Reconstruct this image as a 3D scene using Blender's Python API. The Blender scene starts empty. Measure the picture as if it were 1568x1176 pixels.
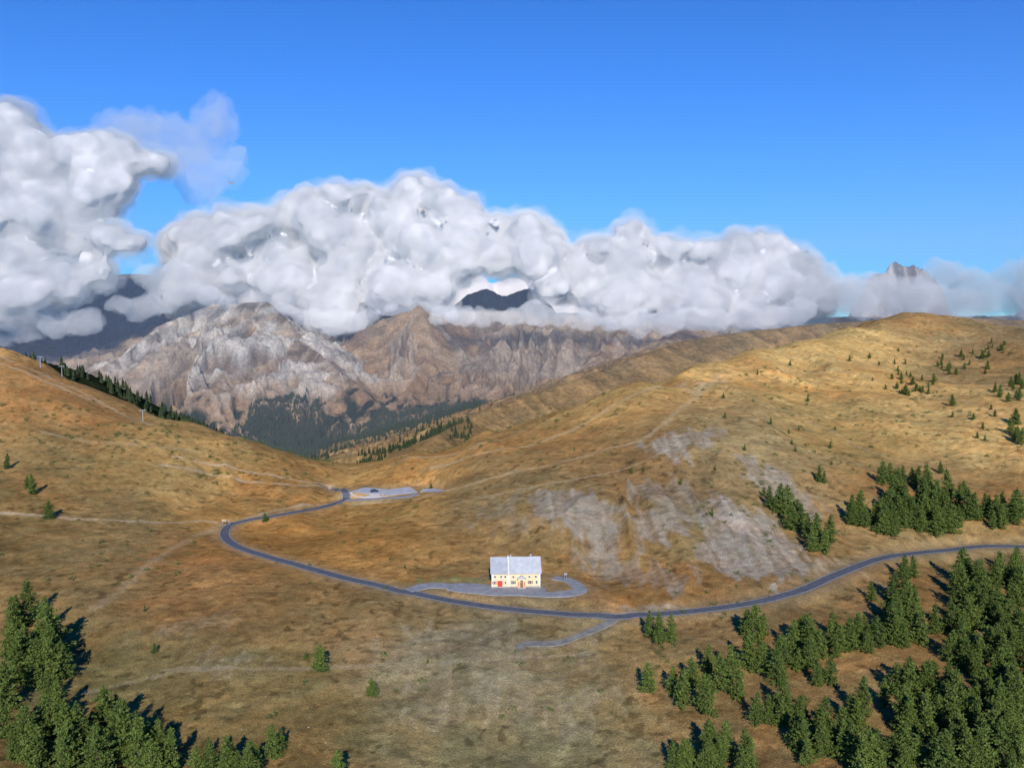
import bpy, math, random
import numpy as np
from mathutils import Vector
random.seed(7); rng=np.random.default_rng(7)
F=1230.0; CU=784.0; CV=588.0; P=math.radians(4.1); CZ=88.0
def lin(c): 
    c=np.array(c,float)/255.0
    return np.where(c<=0.04045,c/12.92,((c+0.055)/1.055)**2.4)
def brg(u,v):
    u=np.asarray(u,float); v=np.asarray(v,float)
    zc=-(v-CV)/F; Y=math.cos(P)+zc*math.sin(P); Z=zc*math.cos(P)-math.sin(P)
    return (u-CU)/F/Y, Z/Y
def W3(u,v,Y):
    s,e=brg(u,v); return (float(s*Y),float(Y),float(CZ+e*Y))
# ---------- noise ----------
def h2(ix,iy,seed):
    n=(ix*374761393+iy*668265263+seed*1442695041)&0xffffffff
    n=((n^(n>>13))*1274126177)&0xffffffff
    n=n^(n>>16)
    return n.astype(np.float64)/4294967295.0
def vn(x,y,seed=0):
    x=np.asarray(x,float);y=np.asarray(y,float)
    ix=np.floor(x).astype(np.int64); iy=np.floor(y).astype(np.int64)
    fx=x-ix; fy=y-iy
    fx=fx*fx*fx*(fx*(fx*6-15)+10); fy=fy*fy*fy*(fy*(fy*6-15)+10)
    a=h2(ix,iy,seed);b=h2(ix+1,iy,seed);c=h2(ix,iy+1,seed);d=h2(ix+1,iy+1,seed)
    return (a+(b-a)*fx+(c-a)*fy+(a-b-c+d)*fx*fy)*2-1
def fbm(x,y,o=4,seed=0,g=0.5):
    r=0;a=1
    for i in range(o):
        r=r+a*vn(x,y,seed+i*17); a*=g
        x,y=(x*1.6+y*1.2),(y*1.6-x*1.2)
    return r
def ss(a,b,x):
    t=np.clip((x-a)/(b-a),0,1); return t*t*(3-2*t)
# ---------- near terrain control survey: bearing, depression, distance ----------
ctl=[]
def A(*l): ctl.extend(l)
A((-300,1176,165),(0,1176,170),(400,1176,172),(784,1176,176),(1200,1176,172),(1568,1176,165),(1900,1176,160))
A((-300,1000,235),(0,1000,232),(150,1000,229),(300,1000,225),(600,1000,222),(784,1000,222),(1000,1000,224),(1300,1000,219),(1568,1000,222),(1900,1000,222))
A((345,818,350),(400,850,312),(450,862,298),(530,885,281),(620,903,268),(700,920,258),(800,937,250),(900,944,246.5),(1060,936,250),(1200,911,258),(1270,881,275),(1350,852,300),(1430,844,315),(1500,838,325))
A((750,898,269),(790,900,268),(830,901,267),(885,902,266),(790,882,284),(880,880,283))
A((370,797,372),(450,783,388),(520,770,405),(600,758,415),(600,747,432),(545,751,427),(670,751,420),(515,745,440))
A((0,538,520),(100,585,500),(210,635,480),(330,665,470),(400,693,460),(460,720,450))
A((0,600,455),(100,700,405),(200,700,410),(330,740,410),(0,700,398),(0,850,300),(200,800,350),(200,900,270),(130,945,246),(60,800,335),(300,830,330))
A((650,710,455),(740,680,465),(800,660,475),(870,630,495),(940,600,520),(1010,583,560),(1090,562,600),(1200,532,700),(1300,508,780),(1350,492,840),(1400,485,880),(1430,486,900),(1500,494,870),(1568,514,800),(1750,560,700),(2000,620,600))
A((700,745,396),(800,716,402),(900,698,402),(990,665,420),(1060,615,480),(1110,577,560))
A((700,722,425),(800,695,430),(900,660,450))
A((1100,800,312),(1100,700,378),(1100,640,445),(1100,880,273),(900,800,322),(900,740,368),(700,830,318),(800,820,320),(500,840,318),(900,880,285),(1000,760,350),(600,820,330))
A((1400,540,740),(1400,600,580),(1400,700,410),(1400,780,347),(1568,600,540),(1568,700,400),(1568,780,345),(1250,560,660),(1250,600,550),(1250,700,400),(1250,800,328))
A((1900,700,400),(1900,840,320),(-300,600,430),(-300,850,300),(-300,700,380))
# behind the crests
A((-300,520,560),(0,560,640),(210,668,620),(330,710,620),(460,770,620),(530,800,640),(690,745,600),(800,700,640),(940,650,700),(1090,610,820),(1200,570,920),(1430,505,1080),(1568,535,1000),(1900,600,1000))
A((-300,590,900),(0,600,900),(210,710,900),(330,740,900),(460,780,900),(560,790,900),(800,740,950))
A((-300,640,1250),(0,650,1250),(330,770,1250),(560,790,1250),(800,745,1250),(940,700,1250),(1090,650,1300),(1200,610,1300),(1430,550,1350),(1568,570,1350),(1900,600,1350))
C=np.array(ctl,float)
cs,ce=brg(C[:,0],C[:,1]); ct=np.log(C[:,2])
for s in (-1.3,-.6,0,.6,1.3):
    for Y,z in ((60,-22),(100,-15)):
        cs=np.append(cs,s);ct=np.append(ct,math.log(Y));ce=np.append(ce,(z-CZ)/Y)
n=len(cs)
def ker(r2): return 0.5*r2*np.log(r2+1e-12)
K=ker((cs[:,None]-cs)**2+(ct[:,None]-ct)**2)+np.eye(n)*1e-5
Pm=np.stack([np.ones(n),cs,ct],1)
M=np.zeros((n+3,n+3));M[:n,:n]=K;M[:n,n:]=Pm;M[n:,:n]=Pm.T
sol=np.linalg.solve(M,np.append(ce,[0,0,0]))
def rbf(s,t):
    sh=s.shape; s=s.ravel();t=t.ravel(); out=np.empty(len(s))
    for i in range(0,len(s),40000):
        a=s[i:i+40000,None];b=t[i:i+40000,None]
        out[i:i+40000]=ker((a-cs)**2+(b-ct)**2)@sol[:n]+sol[n]+sol[n+1]*a[:,0]+sol[n+2]*b[:,0]
    return out.reshape(sh)
def H0(x,y): return CZ+rbf(x/y,np.log(y))*y
def relief(x,y):
    k=ss(150,700,y)
    r=(1.2+2.0*k)*fbm(x/70,y/70,3,3)
    g=1-np.abs(vn(x/16+0.8*vn(x/40,y/40,61),y/60,41))*2
    r=r+0.9*g*ss(-.3,.5,vn(x/90,y/90,42))
    g2=1-np.abs(vn(x/38+0.6*vn(x/60,y/60,62),y/170,43))*2
    r=r+(.9+2.6*k)*g2*ss(270,420,y)
    # eroded gullies above the refuge
    er=np.exp(-(((x-55)/60)**2+((y-325)/38)**2)); g3=1-np.abs(vn(x/7+.8*vn(x/20,y/25,63),y/45,44))*2
    r=r+er*1.9*g3
    r=r+0.4*vn(x/14,y/14,5)+0.2*vn(x/5,y/5,6)
    return r
def micro(x,y): return 0.12*vn(x/1.9,y/1.9,8)+0.07*vn(x/.9,y/.9,9)
roads=[]   # (pts Nx3, halfwidth, fade)
def H2(x,y,mic=False):
    x=np.asarray(x,float);y=np.asarray(y,float)
    z=H0(x,y); keep=np.ones(z.shape)
    z=z+relief(x,y)
    for pts,hw,fade in roads:
        m=hw+fade
        sel=(x>pts[:,0].min()-m)&(x<pts[:,0].max()+m)&(y>pts[:,1].min()-m)&(y<pts[:,1].max()+m)
        if not sel.any(): continue
        X=x[sel];Y=y[sel]; zz=z[sel]; kk=keep[sel]
        best=np.full(X.shape,1e9); bz=np.zeros(X.shape)
        for i in range(len(pts)-1):
            a=pts[i];d=pts[i+1]-a; L=d[0]**2+d[1]**2+1e-9
            q=np.clip(((X-a[0])*d[0]+(Y-a[1])*d[1])/L,0,1)
            D=(X-a[0]-q*d[0])**2+(Y-a[1]-q*d[1])**2
            b=D<best; best=np.where(b,D,best); bz=np.where(b,a[2]+q*d[2],bz)
        best=np.sqrt(best)
        w=1-ss(hw+.4,hw+fade,best)
        z[sel]=zz*(1-w)+bz*w; keep[sel]=kk*(1-w)
    if mic: z=z+micro(x,y)*keep; return z,keep
    return z
tg=np.linspace(math.log(100),math.log(1250),520)
def hit(us,vs):
    s,e=brg(us,vs); s=np.atleast_1d(s);e=np.atleast_1d(e)
    Y=np.exp(tg)[None,:]*np.ones((len(s),1)); X=s[:,None]*Y
    E=(H0(X,Y)+relief(X,Y)-CZ)/Y
    c=E>=e[:,None]; idx=np.where(c.any(1),c.argmax(1),E.argmax(1)); idx=np.clip(idx,1,None)
    r=np.arange(len(s)); e0=E[r,idx-1];e1=E[r,idx]
    f=np.clip((e-e0)/(e1-e0+1e-12),0,1)
    t=tg[idx-1]+f*(tg[1]-tg[0]); Yh=np.exp(t); return s*Yh,Yh
def catmull(p,step):
    p=np.array(p,float); q=np.vstack([2*p[0]-p[1],p,2*p[-1]-p[-2]]); out=[]
    for i in range(1,len(q)-2):
        n_=max(2,int(np.linalg.norm(q[i+1]-q[i])/step))
        for k in range(n_):
            t=k/n_
            out.append(.5*((2*q[i])+(-q[i-1]+q[i+1])*t+(2*q[i-1]-5*q[i]+4*q[i+1]-q[i+2])*t*t+(-q[i-1]+3*q[i]-3*q[i+1]+q[i+2])*t**3))
    out.append(q[-2]); return np.array(out)
def path(px,step=1.5):
    px=np.array(px,float); x,y=hit(px[:,0],px[:,1]); return catmull(np.stack([x,y],1),step)
def regroad(px,w,fade=6,smooth=15):
    p=path(px,1.5); z=H0(p[:,0],p[:,1])+relief(p[:,0],p[:,1])
    k=np.ones(smooth)/smooth; zp=np.pad(z,(smooth//2,smooth//2),'edge'); z=np.convolve(zp,k,'valid')[:len(z)]
    q=np.column_stack([p,z]); roads.append((np.vstack([q[::3],q[-1:]]),w/2,fade)); return p
# ---------- materials ----------
def newmat(name):
    m=bpy.data.materials.new(name);m.use_nodes=True
    nt=m.node_tree; b=nt.nodes['Principled BSDF']; b.inputs['Specular IOR Level'].default_value=0.1
    return m,nt,b
def N(nt,t,**k):
    nd=nt.nodes.new(t)
    for a,v in k.items(): setattr(nd,a,v)
    return nd
def simple(name,col,rough=.8,var=.15,scale=3,spec=.1,bump=0):
    m,nt,b=newmat(name); b.inputs['Roughness'].default_value=rough;b.inputs['Specular IOR Level'].default_value=spec
    g=N(nt,'ShaderNodeNewGeometry'); no=N(nt,'ShaderNodeTexNoise'); no.inputs['Scale'].default_value=scale; no.inputs['Detail'].default_value=6
    nt.links.new(g.outputs['Position'],no.inputs['Vector'])
    mr=N(nt,'ShaderNodeMapRange'); mr.inputs['From Min'].default_value=.3;mr.inputs['From Max'].default_value=.7
    mr.inputs['To Min'].default_value=1-var;mr.inputs['To Max'].default_value=1+var
    nt.links.new(no.outputs['Fac'],mr.inputs['Value'])
    vm=N(nt,'ShaderNodeVectorMath',operation='SCALE'); vm.inputs[0].default_value=col[:3]
    nt.links.new(mr.outputs[0],vm.inputs['Scale']); nt.links.new(vm.outputs[0],b.inputs['Base Color'])
    return m
def terrain_mat(name,scales,amps,bumpd,spec=0,hue=1.0):
    m,nt,b=newmat(name); b.inputs['Roughness'].default_value=1; b.inputs['Specular IOR Level'].default_value=spec
    at=N(nt,'ShaderNodeAttribute',attribute_name='Col'); g=N(nt,'ShaderNodeNewGeometry')
    cur=None; hs=[]
    for sc,am in zip(scales,amps):
        no=N(nt,'ShaderNodeTexNoise'); no.inputs['Scale'].default_value=sc; no.inputs['Detail'].default_value=5; no.inputs['Roughness'].default_value=.65
        nt.links.new(g.outputs['Position'],no.inputs['Vector'])
        mr=N(nt,'ShaderNodeMapRange'); mr.inputs['From Min'].default_value=.3;mr.inputs['From Max'].default_value=.7
        mr.inputs['To Min'].default_value=1-am;mr.inputs['To Max'].default_value=1+am
        nt.links.new(no.outputs['Fac'],mr.inputs['Value']); hs.append(no)
        if cur is None: cur=mr.outputs[0]
        else:
            mm=N(nt,'ShaderNodeMath',operation='MULTIPLY'); nt.links.new(cur,mm.inputs[0]);nt.links.new(mr.outputs[0],mm.inputs[1]);cur=mm.outputs[0]
    no=N(nt,'ShaderNodeTexNoise'); no.inputs['Scale'].default_value=scales[0]*2.3; no.inputs['Detail'].default_value=8
    nt.links.new(g.outputs['Position'],no.inputs['Vector'])
    cr=N(nt,'ShaderNodeValToRGB'); cr.color_ramp.elements[0].position=.35;cr.color_ramp.elements[0].color=(.94,1.0,1.0,1)
    cr.color_ramp.elements[1].position=.65;cr.color_ramp.elements[1].color=(1.06,1.0,.93,1)
    nt.links.new(no.outputs['Fac'],cr.inputs['Fac'])
    v1=N(nt,'ShaderNodeVectorMath',operation='MULTIPLY'); nt.links.new(at.outputs['Color'],v1.inputs[0]);nt.links.new(cr.outputs['Color'],v1.inputs[1])
    v2=N(nt,'ShaderNodeVectorMath',operation='SCALE'); nt.links.new(v1.outputs[0],v2.inputs[0]);nt.links.new(cur,v2.inputs['Scale'])
    nt.links.new(v2.outputs[0],b.inputs['Base Color'])
    bp=N(nt,'ShaderNodeBump'); bp.inputs['Strength'].default_value=.8; bp.inputs['Distance'].default_value=bumpd
    nt.links.new(hs[-1].outputs['Fac'],bp.inputs['Height']); nt.links.new(bp.outputs[0],b.inputs['Normal'])
    return m
def link(o,parent=None):
    bpy.context.scene.collection.objects.link(o)
    if parent: o.parent=parent
    return o
def gridmesh(name,V,rows,cols,col,mat):
    me=bpy.data.meshes.new(name); nv=rows*cols
    me.vertices.add(nv); me.vertices.foreach_set('co',V.astype(np.float32).ravel())
    i=np.arange((rows-1)*(cols-1)); r=i//(cols-1); c=i%(cols-1); a=r*cols+c
    f=np.stack([a,a+1,a+cols+1,a+cols],1).astype(np.int32)
    me.loops.add(f.size); me.loops.foreach_set('vertex_index',f.ravel())
    me.polygons.add(len(f)); me.polygons.foreach_set('loop_start',np.arange(0,f.size,4,dtype=np.int32))
    me.polygons.foreach_set('loop_total',np.full(len(f),4,np.int32))
    me.polygons.foreach_set('use_smooth',np.ones(len(f),bool))
    me.update(calc_edges=True)
    ca=me.color_attributes.new('Col','FLOAT_COLOR','POINT')
    ca.data.foreach_set('color',np.column_stack([col,np.ones(nv)]).astype(np.float32).ravel())
    me.materials.append(mat); o=bpy.data.objects.new(name,me); return link(o)
def pymesh(name,v,f,mats,mi=None,smooth=False):
    me=bpy.data.meshes.new(name); me.from_pydata([tuple(a) for a in v],[],[tuple(a) for a in f]); 
    for m in mats: me.materials.append(m)
    if mi is not None: me.polygons.foreach_set('material_index',np.array(mi,np.int32))
    if smooth: me.polygons.foreach_set('use_smooth',np.ones(len(f),bool))
    me.update(); return me
# ---------- roads ----------
main_px=[(1700,848),(1640,842),(1568,837),(1500,838),(1440,843),(1395,848),(1355,853),(1320,865),(1275,880),(1245,896),(1210,910),(1150,922),(1060,936),(960,944),(880,942),(800,936),(720,925),(660,914),(600,900),(530,884),(460,866),(400,850),(360,836),(344,820),(350,806),(375,797),(430,788),(480,780),(515,772),(530,765),(524,755),(513,748)]
pm=regroad(main_px,4.2,7,21)
loop_px=[(625,905),(655,898),(700,900),(745,906),(800,910),(845,911),(880,906),(888,899),(872,891),(848,887)]
pl=regroad(loop_px,5,5,31)
pa=regroad([(690,899),(730,902),(780,905),(835,906)],9,4,41)
pk=regroad([(546,752),(590,751),(634,750)],15,8,41)
pk2=regroad([(645,752),(660,751.5),(674,751)],10,6,15)
pc=regroad([(530,766),(570,765),(620,760),(640,757)],4,4,15)
pt=regroad([(797,994),(802,985),(850,985),(885,976),(915,961),(948,946)],3.2,4,15)
bx,by=hit([789],[899]); BX,BY=float(bx[0]),float(by[0])+6.2
zb=float(H2(np.array([BX]),np.array([BY-7]))[0])
roads.append((np.array([[BX-5,BY,zb],[BX+5,BY,zb]]),7.5,8))
asph=simple('asphalt',(.10,.105,.115),.9,.2,.6); asph2=simple('worn_asphalt',(.26,.26,.26),.9,.2,.5); grav=simple('gravel_lot',(.42,.42,.42),.95,.15,.4); trk=simple('gravel_track',(.23,.215,.175),.95,.3,.5)
paint=simple('road_paint',(.6,.6,.58),.7,.1,2)
def ribbon(name,p,w,mat,off,parent=None,cx=0.0,skirt=True,wv=0):
    d=np.gradient(p,axis=0); d/=np.linalg.norm(d,axis=1)[:,None]+1e-9; nn=np.column_stack([-d[:,1],d[:,0]])
    ws=np.linspace(-w/2,w/2,7)+cx; V=[];k=len(ws)+(2 if skirt else 0)
    jit=1+wv*vn(np.arange(len(p))/4.,np.zeros(len(p)),3)
    offs=list(ws)
    if skirt: offs=[ws[0]-.4]+offs+[ws[-1]+.4]
    cols=[]
    for j,o in enumerate(offs):
        q=p+nn*(o*jit)[:,None]; z=H2(q[:,0],q[:,1])+(off if not(skirt and j in(0,len(offs)-1)) else -.35)
        cols.append(np.column_stack([q,z]))
    V=np.stack(cols,1).reshape(-1,3); f=[]
    for i in range(len(p)-1):
        for j in range(k-1):
            a=i*k+j; f.append((a,a+k,a+k+1,a+1))
    me=pymesh(name,V,f,[mat]); o=bpy.data.objects.new(name,me); link(o,parent); return o
rd=ribbon('mountain_road',pm,4.2,asph,.14)
ribbon('edge_line_left',pm,.12,paint,.146+.004,rd,1.9,False); ribbon('edge_line_right',pm,.12,paint,.150,rd,-1.9,False)
ribbon('access_drive',pl,5,asph2,.16,wv=.12); ribbon('forecourt',pa,8.5,asph2,.18,wv=.12)
ribbon('car_park',pk,15,grav,.13,wv=.06); ribbon('car_park',pk2,9,grav,.13,wv=.1); ribbon('car_park_road',pc,4,asph2,.17); ribbon('gravel_track',pt,3.2,trk,.12,wv=.25)
# ---------- near terrain mesh ----------
cols=960; rows=940
sg=np.linspace(-1.1,1.1,cols); yg=np.exp(np.concatenate([np.linspace(math.log(70),math.log(160),60,endpoint=False),np.linspace(math.log(160),math.log(1300),rows-60)]))
S,Yg=np.meshgrid(sg,yg); X=(S*Yg).ravel(); Y=Yg.ravel()
Z,keep=H2(X,Y,True)
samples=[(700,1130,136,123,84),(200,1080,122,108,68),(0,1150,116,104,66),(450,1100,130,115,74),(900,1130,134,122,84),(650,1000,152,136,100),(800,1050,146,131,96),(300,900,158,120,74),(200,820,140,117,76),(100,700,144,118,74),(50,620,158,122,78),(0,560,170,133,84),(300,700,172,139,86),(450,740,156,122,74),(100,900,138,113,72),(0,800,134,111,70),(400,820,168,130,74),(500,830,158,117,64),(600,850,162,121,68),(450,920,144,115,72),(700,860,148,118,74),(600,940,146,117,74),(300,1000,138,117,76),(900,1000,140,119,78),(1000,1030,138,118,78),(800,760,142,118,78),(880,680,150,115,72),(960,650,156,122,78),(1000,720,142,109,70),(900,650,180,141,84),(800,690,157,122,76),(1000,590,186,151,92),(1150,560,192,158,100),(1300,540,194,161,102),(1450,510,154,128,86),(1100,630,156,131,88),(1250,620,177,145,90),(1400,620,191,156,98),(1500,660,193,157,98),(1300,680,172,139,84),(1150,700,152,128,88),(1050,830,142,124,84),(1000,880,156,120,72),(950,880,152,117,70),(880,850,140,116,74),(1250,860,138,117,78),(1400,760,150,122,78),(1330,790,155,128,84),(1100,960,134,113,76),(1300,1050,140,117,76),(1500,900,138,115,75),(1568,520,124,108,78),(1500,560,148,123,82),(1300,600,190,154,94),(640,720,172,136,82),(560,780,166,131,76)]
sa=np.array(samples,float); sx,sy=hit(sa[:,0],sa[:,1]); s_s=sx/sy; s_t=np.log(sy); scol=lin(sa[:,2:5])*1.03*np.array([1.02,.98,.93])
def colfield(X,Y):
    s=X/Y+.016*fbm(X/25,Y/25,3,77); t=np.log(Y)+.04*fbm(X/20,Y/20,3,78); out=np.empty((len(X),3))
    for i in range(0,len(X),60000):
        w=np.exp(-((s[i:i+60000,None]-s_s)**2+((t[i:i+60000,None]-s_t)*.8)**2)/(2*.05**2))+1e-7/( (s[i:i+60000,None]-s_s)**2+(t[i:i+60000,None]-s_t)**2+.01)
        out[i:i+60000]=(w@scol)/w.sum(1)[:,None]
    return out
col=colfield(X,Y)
n1=fbm(X/28,Y/18,4,101); n2=fbm(X/9,Y/6,4,111); n3=fbm(X/60,Y/45,3,121); n4=fbm(X/2.5,Y/1.8,3,131)
col*= (1+.13*n1+.15*n2+.18*n4)[:,None]
rust=ss(.1,1.,n3+.5*n2)[:,None]; ol=ss(.1,.9,-n3+.4*n1)[:,None]
col=col*(1-rust*np.array([.03,.14,.20])); col=col*(1-ol*np.array([.15,.09,.05]))
hb_=ss(.65,.95,fbm(X/2.6,Y/2.6,2,151)+.35*n1); col*=(1-.42*hb_)[:,None]
Zb=H0(X,Y)
ter=1-np.abs(vn(Zb/1.5+1.5*n3,X/60,201)); ter=ss(.72,.98,ter)*ss(-.1,.6,fbm(X/50,Y/50,2,202))
col*=(1+.24*ter)[:,None]
def polymask(px,soft,nw=1.0,seed=5):
    p=np.array(px,float); x,y=hit(p[:,0],p[:,1])
    Q=np.stack([x,y],1); m=soft*5
    sel=np.where((X>x.min()-m)&(X<x.max()+m)&(Y>y.min()-m)&(Y<y.max()+m))[0]
    a=X[sel];b=Y[sel]; a=a+soft*1.3*vn(a/6,b/9,seed);b=b+soft*2.6*vn(a/3,b/12,seed+1)
    ins=np.zeros(len(sel),bool); dm=np.full(len(sel),1e9)
    for i in range(len(Q)):
        p1=Q[i];p2=Q[(i+1)%len(Q)]
        c=((p1[1]>b)!=(p2[1]>b))&(a<(p2[0]-p1[0])*(b-p1[1])/(p2[1]-p1[1]+1e-12)+p1[0]); ins^=c
        d=p2-p1; q=np.clip(((a-p1[0])*d[0]+(b-p1[1])*d[1])/(d@d+1e-9),0,1)
        dm=np.minimum(dm,np.hypot(a-p1[0]-q*d[0],b-p1[1]-q*d[1]))
    sd=np.where(ins,dm,-dm)
    return sel,ss(-soft*.8,soft*.8,sd+soft*nw*fbm(X[sel]/2.2,Y[sel]/18,4,seed+9))
G1=(152,138,117);G2=(154,138,106)
scree=[([(812,770),(845,748),(905,742),(940,785),(960,850),(940,872),(900,855),(878,815),(830,795)],G1,3.0,.9),
([(955,785),(1020,764),(1055,790),(1052,822),(1000,842),(965,832)],G1,3,.85),
([(1055,795),(1120,775),(1190,797),(1232,850),(1218,892),(1130,882),(1075,850)],(151,138,119),3.2,.95),
([(1000,730),(1060,738),(1100,790),(1060,800),(1010,775),(960,760)],G1,4,.5),
([(980,682),(1030,660),(1110,655),(1134,666),(1060,682),(1047,704),(997,699)],G1,3,.85),
([(1132,698),(1190,718),(1258,765),(1248,793),(1190,775),(1148,732)],G1,3.2,.85),
([(1082,748),(1140,786),(1190,816),(1205,840),(1150,820),(1100,787)],(166,151,132),2,.8),
([(870,830),(960,850),(1060,880),(1050,905),(960,895),(890,870)],G1,4,.45),
([(720,770),(800,760),(830,790),(780,810),(720,800)],G1,4,.3),
([(550,990),(650,958),(790,965),(830,990),(760,1008),(640,1018),(560,1010)],G2,4,.5),
([(605,1085),(680,1045),(800,1038),(825,1070),(760,1092),(620,1108)],G2,4,.45),
([(840,1080),(930,1065),(955,1090),(900,1112),(850,1100)],G2,3,.45),
([(700,1010),(900,1000),(980,1040),(850,1050),(700,1040)],G2,4,.25),
([(940,924),(1050,924),(1065,938),(950,941)],(165,145,118),1.2,.8),
([(300,1005),(380,998),(400,1015),(380,1028),(310,1022)],G2,2,.5),
([(1170,855),(1260,850),(1300,860),(1240,875)],(160,141,114),2,.5),
([(860,900),(930,900),(940,935),(900,930)],(165,128,84),2,.6),
([(220,965),(340,940),(360,960),(250,985)],G2,2.5,.3),
([(1480,950),(1560,970),(1568,1000),(1500,985)],G2,2,.6),
([(1040,585),(1110,570),(1120,590),(1060,610)],G1,3,.3),
([(640,880),(740,890),(740,897),(640,896)],(112,124,72),1.5,.6)]
for k,(px,c,sf,st) in enumerate(scree):
    sel,m=polymask(px,sf,1.0,300+k*7)
    stk=vn(X[sel]/1.4+.5*n2[sel],Y[sel]/22,350+k)   # rill streaks running down the fall line
    m=(m*st*(1+.15*n2[sel]+.2*n4[sel]+.3*stk)).clip(0,1)[:,None]
    cc=lin(c)*(1+.14*n4[sel]+.06*n2[sel]+.24*stk)[:,None]; col[sel]=col[sel]*(1-m)+cc*m
def linemask(px,w,c,st):
    p=path(px,4); m=w*3
    for i in range(len(p)-1):
        a=p[i];d=p[i+1]-a
        y0,y1=min(a[1],p[i+1][1])-m,max(a[1],p[i+1][1])+m
        r0=np.searchsorted(yg,y0);r1=np.searchsorted(yg,y1)
        if r1<=r0: continue
        sl=slice(r0*cols,r1*cols); x=X[sl];y=Y[sl]
        sel=np.where((x>min(a[0],p[i+1][0])-m)&(x<max(a[0],p[i+1][0])+m))[0]
        if len(sel)==0: continue
        x=x[sel];y=y[sel]; q=np.clip(((x-a[0])*d[0]+(y-a[1])*d[1])/(d@d+1e-9),0,1)
        D=np.hypot(x-a[0]-q*d[0],y-a[1]-q*d[1]); g=sel+r0*cols
        linew[g]=np.maximum(linew[g],(1-ss(w*.3,w*1.2,D+.5*w*n4[g]+.3*w*n2[g]))*st)
for c,st,w,lst in [((186,164,132),.7,1.3,[[(0,556),(60,580),(120,605),(180,630),(230,650)],[(0,545),(80,580),(160,618)],[(270,700),(330,712),(400,725),(470,738),(510,742)],[(250,712),(330,728),(420,740),(500,746)],[(0,785),(80,790),(180,797),(260,800),(330,799)],[(375,793),(430,780),(500,772)]]),
 ((178,152,114),.5,2.4,[[(335,803),(290,825),(240,855),(190,900),(140,935)]]),
 ((186,162,124),.5,2.0,[[(1100,574),(1060,612),(1000,662),(940,685),(870,705),(790,722),(710,745),(620,765),(540,772)],[(600,712),(650,700),(730,682),(800,660)],[(660,716),(760,690),(850,668),(960,610),(1050,585)]]),
 ((178,158,126),.4,1.1,[[(250,1025),(400,1024),(550,1020),(700,1012),(900,1000)],[(130,1060),(260,1030)],[(620,960),(640,1000),(620,1060)],[(1180,560),(1250,570),(1350,585),(1450,610),(1568,650)],[(1130,600),(1250,650),(1330,690),(1450,720)],[(1200,545),(1320,555),(1450,580),(1568,610)],[(880,840),(900,870),(930,900)],[(1300,870),(1360,900),(1400,930)],[(700,770),(900,730),(1000,700)],[(60,660),(200,680),(300,690)]])]:
    linew=np.zeros(len(X))
    for px in lst: linemask(px,w,c,st)
    col=col*(1-linew[:,None])+lin(c)*linew[:,None]
ver=(1-keep)[:,None]*.35; col=col*(1-ver)+lin((164,146,114))*ver
tm=terrain_mat('alpine_grass',[.05,.35,2.2],[.12,.20,.42],.6)
gridmesh('grassy_terrain',np.column_stack([X,Y,Z]),rows,cols,col.clip(0,1),tm)
# ---------- far terrain ----------
ridges=[]
def R(pts,slope,kind,gul=1.0): ridges.append((np.array([W3(*p) for p in pts]),slope,kind,gul))
R([(40,600,2700),(130,568,2750),(185,540,2850),(250,500,2950),(330,466,3050),(400,462,3000)],.66,'rockw',1.7)
R([(400,462,3000),(440,500,2900),(500,560,2700),(570,618,2500),(640,668,2350)],.62,'grey',1.4)
R([(400,462,3000),(380,525,2800),(335,590,2580),(310,640,2430)],.62,'brown',1.4)
R([(250,500,2950),(225,560,2750),(190,610,2600)],.7,'rockw',1.6)
R([(500,562,3150),(545,545,3100),(590,512,3100),(635,466,3100),(680,512,3050),(720,560,2950),(770,605,2750),(810,630,2650)],.62,'grey',1.4)
R([(635,466,3100),(650,540,2900),(620,600,2680),(640,655,2450)],.62,'brown',1.4)
R([(690,470,3700),(715,452,3700),(745,442,3700),(768,454,3700),(790,446,3700),(815,440,3700),(845,470,3700)],1.3,'dark',2.2)
R([(300,480,3500),(600,480,3500),(760,476,3400),(900,480,3350),(1000,485,3350),(1200,485,3400),(1400,485,3500),(1800,480,3600)],.45,'grey',1.3)
R([(700,490,3350),(735,530,3100),(765,580,2900)],.6,'grey',1.4)
R([(850,490,3330),(820,535,3100),(800,595,2800)],.55,'grey',1.4)
R([(960,492,3300),(920,540,2950),(880,590,2600)],.5,'brown',1.3)
R([(1060,500,3200),(1000,530,2800),(940,560,2500)],.45,'brown',1.3)
R([(-700,380,4500),(-300,400,4500),(0,430,4300),(100,420,4200),(230,420,4200),(330,450,4000)],.6,'dark',1.5)
R([(0,470,3500),(60,530,3200),(100,570,3000)],.6,'dark')
R([(1322,446,4200),(1330,424,4200),(1340,415,4200),(1352,416,4200),(1362,407,4200),(1375,402,4200),(1384,411,4200),(1398,405,4200),(1415,412,4200),(1430,424,4200)],2.2,'rockp',2.5)
R([(1530,500,4200),(1550,483,4200),(1575,474,4200),(1640,440,4300)],1.6,'rockp',2)
R([(585,718,980),(640,685,1060),(690,658,1150),(760,625,1300),(900,573,1500),(1050,522,1750),(1160,506,1900),(1280,494,2000),(1450,485,2000),(1800,500,2000)],.36,'grass',.8)
R([(860,590,2000),(950,548,2250),(1020,525,2450),(1120,512,2600),(1250,495,2700),(1500,490,2700)],.4,'grass',1)
R([(-500,490,850),(-100,520,880),(50,550,900),(130,570,950),(210,605,1000),(280,642,1060),(335,668,1120),(400,700,1300)],.42,'forest',.3)
R([(-700,500,2000),(-200,520,1900),(60,600,1900),(200,680,1900)],.45,'forest',.5)
kinds={'rockw':((190,182,170),(108,98,86)),'grey':((164,148,128),(102,89,73)),'brown':((158,134,104),(118,92,64)),'dark':((112,112,116),(80,82,86)),'rockp':((170,165,160),(104,98,96)),'grass':((158,128,84),(120,100,66)),'forest':((30,40,25),(54,56,32))}
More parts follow.
